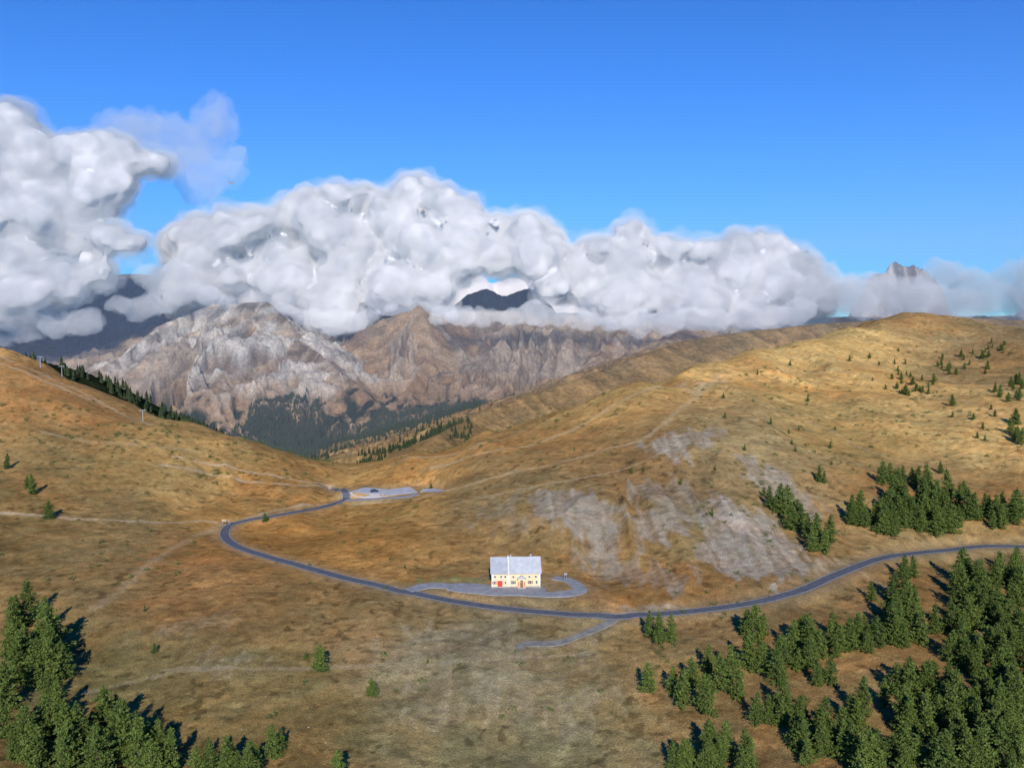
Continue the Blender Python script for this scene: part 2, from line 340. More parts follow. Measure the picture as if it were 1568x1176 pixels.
def zfar(X,Y):
    wx=X+30*fbm(X/300,Y/300,4,501); wy=Y+30*fbm(X/300,Y/300,4,541)
    best=-275+18*fbm(X/250,Y/250,3,511); kid=np.full(len(X),-1); st=np.zeros(len(X)); hh=np.zeros(len(X))
    for k,(p,sl,kind,gul) in enumerate(ridges):
        D=np.full(len(X),1e18);zc=np.zeros(len(X));al=np.zeros(len(X)); acc=0
        soft=kind in('grass','forest')
        amp=1.0 if not soft else .35
        if kind in('rockp',): ax,ay=X,Y
        else: ax=X+(wx-X)*amp*.8; ay=Y+(wy-Y)*amp*.8
        for i in range(len(p)-1):
            a=p[i];d=p[i+1]-a;L=d[0]**2+d[1]**2
            q=np.clip(((ax-a[0])*d[0]+(ay-a[1])*d[1])/L,0,1)
            dd=(ax-a[0]-q*d[0])**2+(ay-a[1]-q*d[1])**2; b=dd<D
            D=np.where(b,dd,D);zc=np.where(b,a[2]+q*d[2],zc);al=np.where(b,acc+q*math.sqrt(L),al); acc+=math.sqrt(L)
        D=np.sqrt(D)
        u=al/42+ D/600*vn(al/160,D/300,601+k)+.35*fbm(X/60,Y/60,3,620+k)+D/90*.25*vn(X/120,Y/120,630+k)
        gv=1-2*np.abs(vn(u,np.full(len(u),k*3.3)+D/380,640+k)); gf=1-2*np.abs(vn(u*2.7,D/140+k,660+k))
        h=zc-sl*D*(1-.2*np.minimum(D/700,1))-gul*np.minimum(D/160,1)*(-24*gv-11*gf+14)
        if kind=='rockp': h=h+14*fbm(X/22,Y/22,3,680)
        else: h=h+(8 if amp==1 else 1.5)*fbm(X/45,Y/45,4,690)*np.minimum(D/40+.25,1)
        b=h>best; best=np.where(b,h,best);kid=np.where(b,k,kid);st=np.where(b,gv+.7*gf,st);hh=np.where(b,D,hh)
    return best,kid,st,hh
fc=1250;fr=760
yf=np.concatenate([np.linspace(880,2200,200,endpoint=False),np.linspace(2200,4400,480,endpoint=False),np.geomspace(4400,14000,80)])
Sf,Yf=np.meshgrid(np.linspace(-1.1,1.1,fc),yf); XF=(Sf*Yf).ravel();YF=Yf.ravel()
ZF,kid,st,hh=zfar(XF,YF)
cf=np.tile(lin((44,54,32)),(len(XF),1))
m1=fbm(XF/120,YF/120,5,701);m2=fbm(XF/30,YF/30,4,711)
for k,(p,sl,kind,g) in enumerate(ridges):
    s_=kid==k
    if not s_.any(): continue
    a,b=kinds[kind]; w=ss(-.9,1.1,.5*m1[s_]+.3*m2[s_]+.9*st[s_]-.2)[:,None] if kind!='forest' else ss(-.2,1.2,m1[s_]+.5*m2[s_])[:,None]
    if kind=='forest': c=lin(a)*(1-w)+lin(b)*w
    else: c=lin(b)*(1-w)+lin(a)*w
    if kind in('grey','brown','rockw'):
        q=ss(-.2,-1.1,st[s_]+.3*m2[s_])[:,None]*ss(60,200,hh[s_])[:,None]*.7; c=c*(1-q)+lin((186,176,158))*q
        lo=ss(-20,-170,ZF[s_]+50*m1[s_])[:,None]*.8; c=c*(1-lo)+lin((134,106,72))*lo
        fo=(ss(-145,-195,ZF[s_]+55*m2[s_]+45*m1[s_]))[:,None]; c=c*(1-fo)+lin((34,44,26))*fo
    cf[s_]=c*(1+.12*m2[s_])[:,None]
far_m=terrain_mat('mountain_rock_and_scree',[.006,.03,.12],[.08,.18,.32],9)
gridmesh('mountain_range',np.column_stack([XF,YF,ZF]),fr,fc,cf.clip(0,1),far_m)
# ---------- foliage ----------
def leafmat(name,c0,c1):
    m,nt,b=newmat(name); b.inputs['Roughness'].default_value=.8
    g=N(nt,'ShaderNodeNewGeometry'); oi=N(nt,'ShaderNodeObjectInfo')
    ad=N(nt,'ShaderNodeMath',operation='MULTIPLY_ADD'); ad.inputs[1].default_value=.65
    m2_=N(nt,'ShaderNodeMath',operation='MULTIPLY'); m2_.inputs[1].default_value=.35
    nt.links.new(oi.outputs['Random'],m2_.inputs[0]); nt.links.new(g.outputs['Random Per Island'],ad.inputs[0]); nt.links.new(m2_.outputs[0],ad.inputs[2])
    cr=N(nt,'ShaderNodeValToRGB'); cr.color_ramp.elements[0].color=(*c0,1);cr.color_ramp.elements[1].color=(*c1,1)
    nt.links.new(ad.outputs[0],cr.inputs['Fac']); nt.links.new(cr.outputs['Color'],b.inputs['Base Color']); return m
needles=leafmat('larch_needles',(.045,.073,.016),(.15,.195,.038)); bark=simple('bark',(.10,.07,.05),.9,.3,4)
shrubm=leafmat('shrub_leaves',(.05,.075,.022),(.12,.15,.045)); farleaf=leafmat('spruce_foliage',(.014,.024,.011),(.04,.055,.022))
def frus(v,f,a,b,r0,r1,ns=6):
    a=np.array(a,float);b=np.array(b,float);d=b-a;d/=np.linalg.norm(d)+1e-9
    u=np.cross(d,[0,0,1.0]) if abs(d[2])<.95 else np.cross(d,[1.0,0,0]); u/=np.linalg.norm(u);w=np.cross(d,u);o=len(v)
    for c,r in((a,r0),(b,r1)):
        for k in range(ns):
            t=2*math.pi*k/ns; v.append(c+(u*math.cos(t)+w*math.sin(t))*r)
    for k in range(ns): f.append((o+k,o+(k+1)%ns,o+ns+(k+1)%ns,o+ns+k))
def quadleaf(v,f,c,s,rg):
    d=rg.normal(size=3);d/=np.linalg.norm(d);e=rg.normal(size=3);e-=e@d*d;e/=np.linalg.norm(e);g=np.cross(d,e); o=len(v)
    a=s*(.7+.6*rg.random()); b=a*(.45+.3*rg.random())
    v.extend([c-e*a*.5,c+g*b*.5,c+e*a*.6,c-g*b*.5]); f.append((o,o+1,o+2,o+3))
def tree_mesh(seed,R=.25,p=.75):
    rg=np.random.default_rng(seed);v=[];f=[];H=10.
    lean=rg.normal(size=2)*.12
    def ax(z): return np.array([lean[0]*z/H*2,lean[1]*z/H*2,z])
    pr=ax(-.6)
    for k in range(1,6):
        q=ax(H*.96*k/5); frus(v,f,pr,q,.2*(1-(k-1)/5)+.02,.2*(1-k/5)+.02,7);pr=q
    lf=[]; nb=60; lob=rg.uniform(.75,1.2,7)
    for i in range(nb):
        zz=.05+.91*(i/nb)+rg.normal()*.012; az=i*2.4+rg.normal()*.4
        L=R*H*((1-min(zz,.99))**p)*min(1,.7+zz*2.2)*rg.uniform(.65,1.18)*lob[int((az%6.283)/6.284*7)]+.12
        a=ax(zz*H); b=a+np.array([math.cos(az)*L,math.sin(az)*L,L*rg.uniform(-.1,.35)])
        frus(v,f,a,b,.05*(1-zz)+.015,.012,3); 
        nc=max(2,int(L*3.1))
        for c in range(nc):
            t=.2+.82*(c+rg.random()*.6)/nc; ctr=a+(b-a)*t; sp=.17+.14*(1-zz)
            for _ in range(9): lf.append((ctr+rg.normal(size=3)*sp*np.array([1,1,.75]),.42))
    nw=len(f)
    for c,s in lf: quadleaf(v,f,c,s,rg)
    top=ax(H*.98)
    for _ in range(10): quadleaf(v,f,top+rg.normal(size=3)*np.array([.08,.08,.25]),.32,rg)
    mi=[0]*nw+[1]*(len(f)-nw)
    return pymesh('larch_mesh',v,f,[bark,needles],mi)
tms=[tree_mesh(11,.26,.72),tree_mesh(12,.29,.75),tree_mesh(13,.24,.62),tree_mesh(14,.31,.75),tree_mesh(15,.27,.65),tree_mesh(16,.23,.75),tree_mesh(17,.31,.62)]
T=[(45,955,55),(20,975,50),(30,960,40),(75,1010,70),(60,1050,60),(30,1045,60),(10,1085,60),(90,1100,50),(40,1155,60),(130,1165,75),(160,1135,70),(195,1165,80),(215,1185,75),(150,1195,70),(260,1185,60),(100,1190,60),(75,1080,40),(20,1010,45),(95,1040,50),
(300,1195,45),(415,1160,45),(350,1190,55),(430,1150,30),(520,1195,45),(235,1200,60),(380,1200,50),(5,1130,50),(70,1130,55),(180,1110,40),(320,1160,28),(490,1028,40),(570,1066,26),(236,1000,15),(222,936,10),(75,795,24),(50,757,27),(42,748,16),(10,718,20),(406,800,13),(468,1010,12),(655,1015,8),(250,1165,40),
(1010,985,46),(995,975,38),(1028,983,40),(1155,982,52),(1140,972,38),(1168,975,34),(992,1060,42),(1030,1060,38),(1045,1080,52),(1080,1092,58),(1060,1050,40),(1100,1060,55),(1120,1040,50),(1145,1025,52),(1085,1030,40),(1130,1070,40),
(1190,785,42),(1205,790,44),(1220,800,34),(1235,825,38),(1250,835,46),(1262,848,36),(1270,832,40),(1180,778,32),(1212,812,38),(1228,810,36),(1243,845,36),(1170,760,14),(1255,738,24),(1262,740,18),(1335,920,26),(1385,888,34),(1398,884,30),(1362,735,24),(1352,742,32),(1375,748,28),(1440,725,16),(1430,585,12),(1458,622,16),(1108,610,8),(1160,574,8),(1210,560,8),(1237,615,9),(1180,650,10),(967,725,11),(985,722,8),(1042,742,10),(1095,720,8),(1110,640,9),(1090,790,13),(1140,690,10),(880,690,6),(660,745,8),(1375,570,9),(1386,558,8),(620,870,6)]
cl=[(1350,805,50,20,18,40),(1395,785,45,32,24,42),(1460,790,45,30,18,40),(1530,800,35,20,14,36),(1425,810,40,15,8,36),(1395,740,50,14,7,26),
(1480,920,40,28,14,46),(1545,905,25,30,11,46),(1330,985,40,20,9,42),(1235,1010,45,22,11,48),(1290,985,25,15,5,42),(1400,965,45,35,18,46),(1500,985,60,50,30,48),(1380,930,30,18,6,40),(1185,1035,25,12,5,46),
(1400,1090,55,40,18,56),(1500,1090,65,45,30,56),(1190,1105,40,20,7,54),(1260,1150,55,25,13,58),(1090,1175,90,18,16,50),(1330,1175,60,22,12,58),(1450,1175,60,22,14,60),(1545,1160,30,40,12,58),(1270,1045,30,12,3,46),(1640,1000,60,130,30,50),
(1390,590,45,14,11,11),(1350,560,60,25,8,8),(1480,560,45,20,17,11),(1545,600,22,20,13,16),(1558,670,14,22,7,20),(1520,535,30,12,9,8),(1410,605,30,10,8,12),(1250,690,60,40,7,9),(1500,650,60,30,7,10),
(1480,1140,80,40,16,58),(1545,1040,30,60,14,52),(1320,1110,30,15,4,54),(50,1010,40,50,9,58),(175,1160,80,25,11,72),(60,1150,50,30,7,60),(350,1185,60,10,5,48)]
for u,v,ru,rv,k,h in cl:
    for _ in range(k):
        a=rng.uniform(0,2*math.pi);r=math.sqrt(rng.random()); T.append((u+ru*r*math.cos(a),v+rv*r*math.sin(a),h*rng.uniform(.6,1.05)))
T=np.array(T,float); tx,ty=hit(T[:,0],T[:,1]); tz=H2(tx,ty)
for i in range(len(T)):
    if np.min(np.hypot(pm[:,0]-tx[i],pm[:,1]-ty[i]))<4.0: continue
    sl=math.hypot(math.hypot(tx[i],ty[i]),tz[i]-CZ); hm=T[i,2]*sl/F*1.05
    o=bpy.data.objects.new('larch_tree',tms[i%7]); k=hm/10; wd=rng.uniform(1.0,1.3)
    o.scale=(k*wd,k*wd,k);o.location=(tx[i],ty[i],tz[i]-.1);o.rotation_euler=(0,0,rng.uniform(0,6.28)); link(o)
v=[];f=[]
SH=[]
for (u0,u1,v0,v1,k) in [(1150,1568,520,720,150),(1300,1568,540,640,60),(0,340,600,760,110),(0,300,760,900,40),(600,1150,560,720,60),(1050,1350,700,840,90),(300,1000,960,1100,22),(1000,1500,860,1100,70),(330,520,650,735,90),(380,700,760,900,20),(830,900,625,660,16),(120,280,650,690,40)]:
    for _ in range(k): SH.append((rng.uniform(u0,u1),rng.uniform(v0,v1)))
for q in [(1265,758),(1330,770),(1200,700),(1290,655),(1110,800),(1120,790),(1085,770),(660,745),(868,884),(480,1005),(465,1008)]: SH.append(q)
SH=np.array(SH); hx,hy=hit(SH[:,0],SH[:,1]); ok=hy<1000; hx=hx[ok];hy=hy[ok];hz=H2(hx,hy)
for i in range(len(hx)):
    r=rng.uniform(.35,1.1)*(1 if hy[i]<400 else 1.3)
    for _ in range(34): quadleaf(v,f,np.array([hx[i],hy[i],hz[i]+r*.4])+rng.normal(size=3)*r*np.array([.6,.6,.38]),r*.55,rng)
link(bpy.data.objects.new('juniper_shrubs',pymesh('juniper_shrubs',v,f,[shrubm])))
v=[];f=[];st_=[]
for (u0,u1,v0,v1,k) in [(1190,1350,580,620,40),(820,950,750,860,40),(1060,1210,700,880,50),(330,1000,960,1150,30),(980,1120,655,700,30)]:
    for _ in range(k): st_.append((rng.uniform(u0,u1),rng.uniform(v0,v1)))
st_=np.array(st_);hx,hy=hit(st_[:,0],st_[:,1]);hz=H2(hx,hy)
for i in range(len(hx)):
    r=rng.uniform(.1,.28); o=len(v)
    for k in range(6):
        a=k*math.pi/3; v.append((hx[i]+r*math.cos(a)*rng.uniform(.7,1.3),hy[i]+r*math.sin(a)*rng.uniform(.7,1.3),hz[i]-.1))
    for k in range(6):
        a=k*math.pi/3+.3; v.append((hx[i]+.6*r*math.cos(a)*rng.uniform(.6,1.3),hy[i]+.6*r*math.sin(a)*rng.uniform(.6,1.3),hz[i]+r*rng.uniform(.4,.9)))
    for k in range(6): f.append((o+k,o+(k+1)%6,o+6+(k+1)%6,o+6+k))
    f.append(tuple(o+6+k for k in range(6)))
link(bpy.data.objects.new('scattered_stones',pymesh('scattered_stones',v,f,[simple('limestone',(.32,.30,.25),.9,.2,2)])))
v=[];f=[];k=0
px=np.concatenate([rng.uniform(-1100,500,50000),rng.uniform(-800,0,100000)]);py=np.concatenate([rng.uniform(900,2000,50000),rng.uniform(1950,2750,100000)]); NP=len(px); pz,pk_,_,_=zfar(px,py)
dens=fbm(px/130,py/130,4,811)
isf=np.isin(pk_,[i for i,r in enumerate(ridges) if r[2]=='forest'])
isg=np.isin(pk_,[i for i,r in enumerate(ridges) if r[2] in('grass',)])
rr_=rng.random(NP)
okm=(isf&(dens>-.9)&(py<1700)&(rr_<.5))|((~isf)&(~isg)&(pz<-172+45*dens)&(py>1500)&(rr_<.8))|(isg&(pz<-80+50*dens)&(px<-60)&(dens>-.3)&(rr_<.9))
idx=np.where(okm)[0]; rng.shuffle(idx); idx=idx[:28000]
for i in idx:
    h=rng.uniform(8,15); r=h*.24; c=(px[i],py[i],pz[i]-1)
    for lv in range(2):
        zb_=h*(.08+.38*lv);zt=h*(.62+.38*lv);rr=r*(1-.38*lv);o=len(v)
        a0=rng.random()*6
        for q in range(5):
            a=a0+q*math.pi*.4;w=rr*(.7+.55*random.random()); v.append((c[0]+w*math.cos(a),c[1]+w*math.sin(a),c[2]+zb_))
        v.append((c[0],c[1],c[2]+zt))
        for q in range(5): f.append((o+q,o+(q+1)%5,o+5))
link(bpy.data.objects.new('distant_spruce_forest',pymesh('distant_spruce_forest',v,f,[farleaf])))
# ---------- building ----------
wall=simple('yellow_render',(.78,.56,.31),.9,.06,1.2); white=simple('white_quoin',(.70,.66,.59),.8,.05,2); red=simple('red_paint',(.55,.06,.045),.6,.1,2)
roofm=simple('sheet_metal_roof',(.46,.465,.465),.8,.12,.6,.1); roofm2=simple('older_metal_roof',(.38,.39,.40),.8,.14,.6,.1); glass=simple('window_glass',(.03,.04,.05),.15,.1,1,.5); brown=simple('brown_shutter',(.25,.12,.08),.7,.1,3); stone=simple('stone_plinth',(.38,.34,.30),.9,.25,3)
def E(name,loc,rz=0):
    o=bpy.data.objects.new(name,None);o.location=loc;o.rotation_euler=(0,0,rz);return link(o)
def box(name,par,c,s,mat):
    x,y,z=c;a,b,h=s[0]/2,s[1]/2,s[2]/2
    v=[(x+i*a,y+j*b,z+k*h) for i in(-1,1) for j in(-1,1) for k in(-1,1)]
    f=[(0,1,3,2),(4,6,7,5),(0,4,5,1),(2,3,7,6),(0,2,6,4),(1,5,7,3)]
    return link(bpy.data.objects.new(name,pymesh(name,v,f,[mat])),par)
def prism(name,par,prof,y0,y1,mat,axis='x'):
    k=len(prof); v=[]
    for d in(y0,y1):
        for a,b in prof: v.append((d,a,b) if axis=='x' else (a,d,b))
    f=[tuple(range(k)),tuple(range(2*k-1,k-1,-1))]+[(i,k+i,k+(i+1)%k,(i+1)%k) for i in range(k)]
    return link(bpy.data.objects.new(name,pymesh(name,v,f,[mat])),par)
B=E('mountain_refuge_building',(BX,BY,zb+.05),math.radians(2.5))
Wd=16.8;D=11.5;eh=5.2;rh=8.9
prism('walls',B,[(-D/2,-1),(D/2,-1),(D/2,eh),(0,rh-.05),(-D/2,eh)],-Wd/2,Wd/2,wall)
sl=(rh-eh)/(D/2)
for nm,x0,x1,mt in(('roof_left',-Wd/2-.4,-2.75,roofm2),('roof_right',-2.35,Wd/2+.4,roofm)):
    for sg_,sd in((-1,'front'),(1,'back')):
        prof=[(sg_*(D/2+.5),eh-.5*sl+.05),(0,rh+.05),(0,rh+.22),(sg_*(D/2+.5),eh-.5*sl+.22)]
        prism(nm+'_'+sd,B,prof,x0,x1,mt)
        x=x0+.5
        while x<x1-.2:
            prism('roof_seam',B,[(sg_*(D/2+.48),eh-.48*sl+.222),(sg_*.05,rh+.22-.05*sl+.002),(sg_*.05,rh+.27-.05*sl),(sg_*(D/2+.48),eh-.48*sl+.27)],x,x+.04,mt); x+=1.2
prism('party_wall',B,[(-D/2-.55,eh-.6*sl),(0,rh+.1),(D/2+.55,eh-.6*sl),(D/2+.55,eh-.6*sl+.6),(0,rh+.65),(-D/2-.55,eh-.6*sl+.6)],-2.74,-2.36,white)
fy=-D/2
for x in(-Wd/2+.25,-2.55,Wd/2-.25): box('quoin',B,(x,fy-.04,2.15),(.5,.12,5.5),white)
box('plinth',B,(0,fy-.06,-.1),(Wd+.3,.18,1.1),stone); box('string_course',B,(0,fy-.05,4.82),(Wd+.02,.14,.15),white)
def window(x,z,w,h,sh=None):
    box('window_glass',B,(x,fy-.02,z),(w,.08,h),glass)
    for dx in(-1,1): box('window_frame',B,(x+dx*(w/2+.05),fy-.07,z),(.10,.16,h),white)
    for dz in(-1,1): box('window_sill',B,(x,fy-.08,z+dz*(h/2+.05)),(w+.25,.2,.10),white)
    box('mullion',B,(x,fy-.075,z),(.05,.04,h),white)
    if sh:
        for dx in(-1,1): box('shutter',B,(x+dx*(w/2+.12+w*.27),fy-.06,z),(w*.5,.1,h),sh)
for x in(-7.2,-5.1,-3.7): window(x,3.85,.6,.7,None)
window(-7.4,1.8,.6,1.1,red);window(-3.6,1.8,.5,1.0,None)
box('garage_door',B,(-5.5,fy-.06,1.45),(1.7,.14,2.1),red); box('door_lintel',B,(-5.5,fy-.08,2.6),(2.1,.2,.2),white)
for x in(-.9,4.6,6.8): window(x,3.75,.6,.7,None)
window(-.9,1.8,.7,1.1,brown);window(4.9,1.8,.7,1.1,brown);window(7.1,1.8,.6,1.1,None)
box('porch_body',B,(1.9,fy-.6,1.6),(2.7,1.2,3.4),wall); prism('porch_gable',B,[(.35,3.3),(3.45,3.3),(1.9,4.4)],fy-1.35,fy+.3,roofm,'y')
box('porch_door',B,(1.9,fy-1.23,1.3),(1.1,.08,1.9),brown); box('porch_fanlight',B,(1.9,fy-1.225,2.6),(.9,.08,.4),glass)
for dx in(-1,1): box('porch_panel',B,(1.9+dx*1.0,fy-1.22,1.5),(.3,.06,1.7),red)
box('porch_step',B,(1.9,fy-1.6,.25),(2.6,.8,.4),stone)
for x,y in((5.5,1.6),(-1.6,.9)):
    box('chimney',B,(x,y,rh-.2),(.5,.5,1.3),stone);box('chimney_cap',B,(x,y,rh+.5),(.65,.65,.1),roofm)
for sx_ in(-1,1): box('gable_window',B,(sx_*(Wd/2+.01),0,5.8),(.1,.8,1.1),glass)
# ---------- cars ----------
tyre=simple('tyre_rubber',(.02,.02,.02),.8,.1,3)
def place(u,v):
    x,y=hit([u],[v]); return float(x[0]),float(y[0]),float(H2(x,y)[0])
def car(loc,rz,colr):
    pm_=simple('car_paint',colr,.3,.02,1,.5); o=E('parked_car',loc,rz)
    prof=[(-2.1,.3),(2.1,.3),(2.15,.7),(1.95,.88),(1.0,.98),(.35,1.45),(-1.2,1.48),(-1.85,1.0),(-2.12,.9)]
    bo=prism('body',o,prof,-.85,.85,pm_,'y'); md=bo.modifiers.new('b','BEVEL');md.width=.08;md.segments=2
    for sd in(-1,1): prism('side_windows',o,[(.85,1.0),(.3,1.38),(-1.15,1.4),(-1.6,1.02)],sd*.853-.01,sd*.853+.01,glass,'y')
    prism('windscreen',o,[(1.0,1.0),(.4,1.43),(.44,1.46),(1.05,1.0)],-.7,.7,glass,'y'); prism('rear_window',o,[(-1.3,1.45),(-1.82,1.04),(-1.87,1.06),(-1.3,1.49)],-.7,.7,glass,'y')
    for x in(-1.3,1.3):
        for y in(-.82,.82):
            vv=[];ff=[];frus(vv,ff,(x,y-.1,.33),(x,y+.1,.33),.33,.33,14);ff.append(tuple(range(13,-1,-1)));ff.append(tuple(range(14,28)))
            link(bpy.data.objects.new('wheel',pymesh('wheel',vv,ff,[tyre])),o)
x,y,z=place(573,753.5); car((x,y,z+.17),.3,(.03,.035,.05))
steel=simple('galvanised_steel',(.30,.31,.33),.5,.1,2,.4); yel=simple('sign_yellow',(.6,.42,.12),.6,.05,2)
def sign(u,v_,w,h,mt,top=2.6):
    x,y,z=place(u,v_); o=E('road_sign',(x,y,z))
    for dx in(-.35*w,.35*w):
        vv=[];ff=[];frus(vv,ff,(dx,0,-.5),(dx,0,top),.06,.06,8); link(bpy.data.objects.new('post',pymesh('post',vv,ff,[steel])),o)
    box('panel',o,(0,-.09,top-h/2),(w,.05,h),mt); box('panel_inset',o,(0,-.118,top-h/2),(w*.8,.005,h*.5),steel)
sign(343,803,1.8,.9,yel,2.8); sign(351,803,1.1,.8,brown,2.6); sign(866,890,1.0,.7,steel); sign(505,752,1.2,.9,steel)
for u,v_,h in((62,563,7),(95,577,7),(219,645,6.5)):
    x,y,z=place(u,v_); o=E('ski_lift_pylon',(x,y,z)); vv=[];ff=[];frus(vv,ff,(0,0,-1),(0,0,h),.28,.16,10); link(bpy.data.objects.new('mast',pymesh('mast',vv,ff,[steel])),o)
    box('cross_arm',o,(0,0,h),(3.4,.25,.28),steel)
    for dx in(-1.6,1.6): box('sheave_assembly',o,(dx,0,h-.35),(.25,2.0,.25),steel)
# ---------- clouds: bright dense cores inside real scattering volumes ----------
def coremat(name,col=(.93,.93,.93),soft=1.0,tl_=.15):
    m=bpy.data.materials.new(name);m.use_nodes=True;nt=m.node_tree;nt.nodes.clear()
    out=N(nt,'ShaderNodeOutputMaterial');df=N(nt,'ShaderNodeBsdfDiffuse');df.inputs['Color'].default_value=(*col,1)
    tl=N(nt,'ShaderNodeBsdfTranslucent'); tl.inputs['Color'].default_value=(*col,1); m0=N(nt,'ShaderNodeMixShader');m0.inputs[0].default_value=tl_
    g=N(nt,'ShaderNodeNewGeometry')
    va=N(nt,'ShaderNodeVectorMath',operation='ADD');va.inputs[1].default_value=(0,-.45*soft,.65*soft);vnn=N(nt,'ShaderNodeVectorMath',operation='NORMALIZE')
    nt.links.new(g.outputs['Normal'],va.inputs[0]);nt.links.new(va.outputs[0],vnn.inputs[0]);nt.links.new(vnn.outputs[0],df.inputs['Normal'])
    nt.links.new(df.outputs[0],m0.inputs[1]);nt.links.new(tl.outputs[0],m0.inputs[2]);nt.links.new(m0.outputs[0],out.inputs['Surface']); return m
def volmat(name,dens,col=(1,1,1),g=-.62):
    m=bpy.data.materials.new(name);m.use_nodes=True;nt=m.node_tree;nt.nodes.clear()
    out=N(nt,'ShaderNodeOutputMaterial');vs=N(nt,'ShaderNodeVolumeScatter');vs.inputs['Color'].default_value=(*col,1);vs.inputs['Density'].default_value=dens;vs.inputs['Anisotropy'].default_value=g
    nt.links.new(vs.outputs[0],out.inputs['Volume']); return m
import bmesh
bmx=bmesh.new();bmesh.ops.create_icosphere(bmx,subdivisions=3,radius=1);ICV=np.array([a.co[:] for a in bmx.verts]);ICF=np.array([[q.index for q in a.verts] for a in bmx.faces]);bmx.free()
def cloud(name,puffs,mat,vox,disp,grow=0,smooth=5,rs=1.0):
    V=[];Fc=[];o=0
    for u,v_,Y_,r,*sq in puffs:
        c=np.array(W3(u,v_,Y_)); k=r*Y_/F*rs; q=np.array([1.1,1.0,(sq[0] if sq else .9)])*k
        V.append(ICV*q+c);Fc.append(ICF+o);o+=len(ICV)
    me=pymesh(name,np.vstack(V),np.vstack(Fc).tolist(),[mat]); ob=link(bpy.data.objects.new(name,me))
    rm=ob.modifiers.new('r','REMESH');rm.mode='VOXEL';rm.voxel_size=vox;rm.use_smooth_shade=True
    s=ob.modifiers.new('s','SMOOTH');s.iterations=smooth;s.factor=.6
    if grow:
        d=ob.modifiers.new('g','DISPLACE');d.strength=grow;d.mid_level=0
    for i,(ty,sc,st) in enumerate(disp):
        t=bpy.data.textures.new(name+str(i),ty); t.noise_scale=sc
        if ty=='CLOUDS': t.noise_depth=3
        d=ob.modifiers.new('d%d'%i,'DISPLACE');d.texture=t;d.strength=st;d.mid_level=.5;d.texture_coords='LOCAL'
    return ob
cm=coremat('cumulus_core')
v1_=volmat('cumulus_vapour',.0125); v2_=volmat('cumulus_thin_vapour',.003)
DS=[('CLOUDS',190,80),('VORONOI',90,-36),('CLOUDS',45,16)]
DF=[('CLOUDS',190,80),('VORONOI',90,-40),('VORONOI',32,-12),('CLOUDS',50,34),('CLOUDS',20,16)]
DV=[('CLOUDS',190,80),('CLOUDS',90,90),('CLOUDS',35,36)]
top=np.array([(-300,420),(240,400),(270,352),(300,332),(350,318),(430,305),(480,283),(550,275),(600,294),(640,266),(690,290),(740,325),(800,325),(835,335),(860,378),(920,360),(970,326),(1010,360),(1080,364),(1150,348),(1190,363),(1240,400),(1290,436)],float)
bot=np.array([(-300,500),(200,500),(280,482),(340,468),(420,468),(480,505),(560,508),(600,476),(660,470),(700,436),(740,428),(820,428),(850,475),(900,496),(1000,500),(1200,494),(1300,482),(1700,480)],float)
pf=[]
u=258
while u<1250:
    r=rng.uniform(11,30); t_=np.interp(u,top[:,0],top[:,1]); pf.append((u,t_+r*.9+rng.uniform(-4,6),3300+rng.uniform(-60,60),r)); u+=r*1.15
for _ in range(170):
    u=rng.uniform(275,1250);a=np.interp(u,top[:,0],top[:,1]);b=np.interp(u,bot[:,0],bot[:,1]); q=rng.random(); r=min(rng.uniform(18,46),(b-a)*.42); v_=a+r+(b-a-1.6*r)*q
    pf.append((u,v_,3380-150*q+rng.uniform(-60,60),r))
# a regular second rank so that no gap opens through the bank
for u in range(290,1250,30):
    a=np.interp(u,top[:,0],top[:,1]);b=np.interp(u,bot[:,0],bot[:,1]); pf.append((u,a+max(20,(b-a)*.36),3400,min(34,(b-a)*.36)))
pf+=[(290,362,3250,28),(330,368,3250,32),(360,358,3250,32),(300,400,3220,30)]
p2=[(-150,230,3050,110),(-60,250,3050,95),(5,200,3050,46),(40,220,3050,36),(18,178,3050,26),(60,260,3080,50),(110,245,3080,40),(150,240,3100,38),(190,240,3100,32),(228,250,3120,26),(0,320,3050,75),(70,330,3060,60),(130,310,3080,46),(175,285,3100,32),(110,370,3080,38),(30,400,3050,60),(140,370,3060,34),(170,368,3000,28),(200,374,3000,22),(150,415,2980,28),(100,430,2960,38),(50,450,2950,44),(0,460,2950,50),(-100,400,3000,110),(60,486,2950,26,.7),(10,490,2950,28,.7)]
for nm,pp in(('cumulus_cloud',pf),('towering_cloud',p2)):
    cloud(nm+'_core',pp,cm,12,DS,-17,6); cloud(nm+'_billows',pp,v1_,12,DF,8,3); cloud(nm+'_veil',pp,v2_,20,DV,28,5)
p6=[]
for u in range(240,1260,36):
    p6.append((u+rng.uniform(-10,10),456+rng.uniform(-10,10),4500+rng.uniform(-100,100),rng.uniform(30,40)))
cloud('background_cloud_bank',p6,cm,24,[('CLOUDS',200,100),('CLOUDS',60,40)])
p3=[(285,262,3300,32),(320,270,3300,34),(352,272,3300,28),(300,225,3350,34),(330,190,3350,36),(262,205,3350,38),(220,200,3350,38),(180,205,3350,34),(335,158,3350,24),(360,240,3350,26),(300,300,3350,24),(250,240,3350,30)]
cloud('wispy_cloud',p3,volmat('wisp_vapour',.0036),14,[('CLOUDS',150,120),('CLOUDS',50,70),('CLOUDS',20,24)],2)
p4=[]
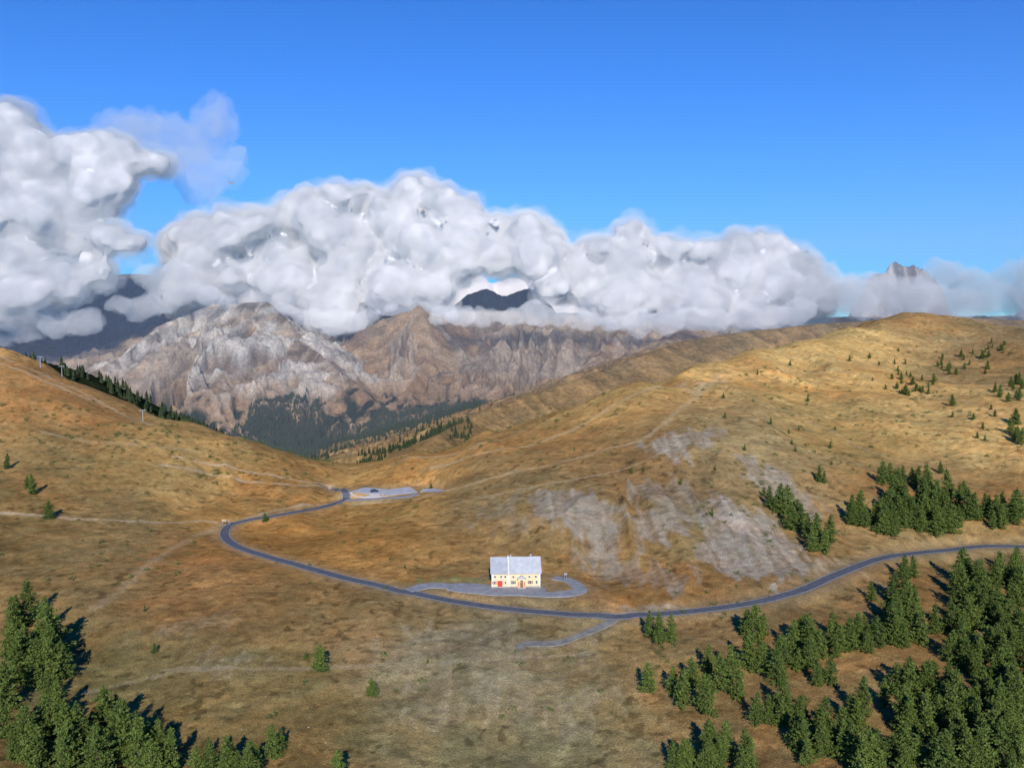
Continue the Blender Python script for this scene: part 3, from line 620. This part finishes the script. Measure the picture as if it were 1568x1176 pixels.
for (u,v_,r) in [(250,462,26),(285,450,24),(215,470,24),(180,468,20),(320,452,20),(345,462,14),(440,474,18),(470,488,22),(505,496,22),(540,494,22),(570,484,20),(600,470,14),(680,480,18),(705,484,22),(740,488,22),(780,487,22),(820,482,24),(860,486,24),(900,490,22),(940,494,22),(980,494,22),(1020,492,24),(1060,490,24),(1100,490,24),(1140,486,26),(1180,484,26),(1220,478,26),(130,490,26),(90,500,24),(40,505,24),(0,510,26),(-60,505,30),(-120,500,34),(230,425,22),(160,445,20),(265,420,24)]:
    p4.append((u,v_,2950+rng.uniform(-50,50),r,.75))
cloud('mist_layer',p4,volmat('mist',.0085,(.96,.98,1),-.6),13,[('CLOUDS',140,70),('CLOUDS',45,40),('CLOUDS',18,12)],4)
p5=[(u+rng.uniform(-8,8),458+rng.uniform(-10,10),3150+rng.uniform(-90,90),rng.uniform(28,38),.9) for u in range(1205,1760,26)]
p5+=[(1230,405,3250,26),(1260,425,3250,26),(1290,438,3250,24),(1445,412,3300,22),(1462,424,3300,26),(1430,436,3300,24),(1490,432,3200,26),(1530,434,3200,26),(1562,424,3150,24),(1600,420,3150,30),(1330,452,3250,24),(1370,456,3250,24)]
cloud('fog_bank',p5,volmat('fog',.0085,(.97,.985,1),-.62),14,[('CLOUDS',150,80),('CLOUDS',50,56),('CLOUDS',22,22)],4)
# ---------- haze ----------
hb=box('atmospheric_haze',None,(0,5200,300),(22000,8300,1500),volmat('air_haze',1.3e-4,(.7,.83,1),0))
# ---------- light, sky, camera ----------
EL=math.radians(29)
w=bpy.data.worlds.new('World');bpy.context.scene.world=w;w.use_nodes=True;nt=w.node_tree;bg=nt.nodes['Background']
sk=N(nt,'ShaderNodeTexSky',sky_type='NISHITA');sk.sun_disc=False;sk.sun_elevation=EL;sk.sun_rotation=math.radians(176);sk.altitude=2200;sk.air_density=1.0;sk.dust_density=.2;sk.ozone_density=2.0
mc=N(nt,'ShaderNodeVectorMath',operation='MULTIPLY');mc.inputs[1].default_value=(.41,.70,1.06)
gm=N(nt,'ShaderNodeGamma');gm.inputs['Gamma'].default_value=1.25
hs=N(nt,'ShaderNodeHueSaturation');hs.inputs['Saturation'].default_value=1.3
nt.links.new(sk.outputs[0],mc.inputs[0]);nt.links.new(mc.outputs[0],gm.inputs['Color']);nt.links.new(gm.outputs[0],hs.inputs['Color']);nt.links.new(hs.outputs[0],bg.inputs['Color']);bg.inputs['Strength'].default_value=.118
L=bpy.data.lights.new('sun','SUN');L.energy=5.0;L.angle=math.radians(.5);L.color=(1,.95,.89);lo=link(bpy.data.objects.new('sun',L))
sd=Vector((.06*math.cos(EL),-math.cos(EL),math.sin(EL)));lo.rotation_euler=(-sd).to_track_quat('-Z','Y').to_euler();lo.location=(0,-100,300)
cd=bpy.data.cameras.new('camera');co=link(bpy.data.objects.new('camera',cd));co.location=(0,0,CZ);co.rotation_euler=(math.pi/2-P,0,0)
cd.sensor_fit='HORIZONTAL';cd.sensor_width=36;cd.lens=F/1568*36;cd.clip_start=1;cd.clip_end=40000
sc=bpy.context.scene;sc.camera=co;sc.view_settings.view_transform='Standard';sc.view_settings.look='None';sc.view_settings.exposure=0
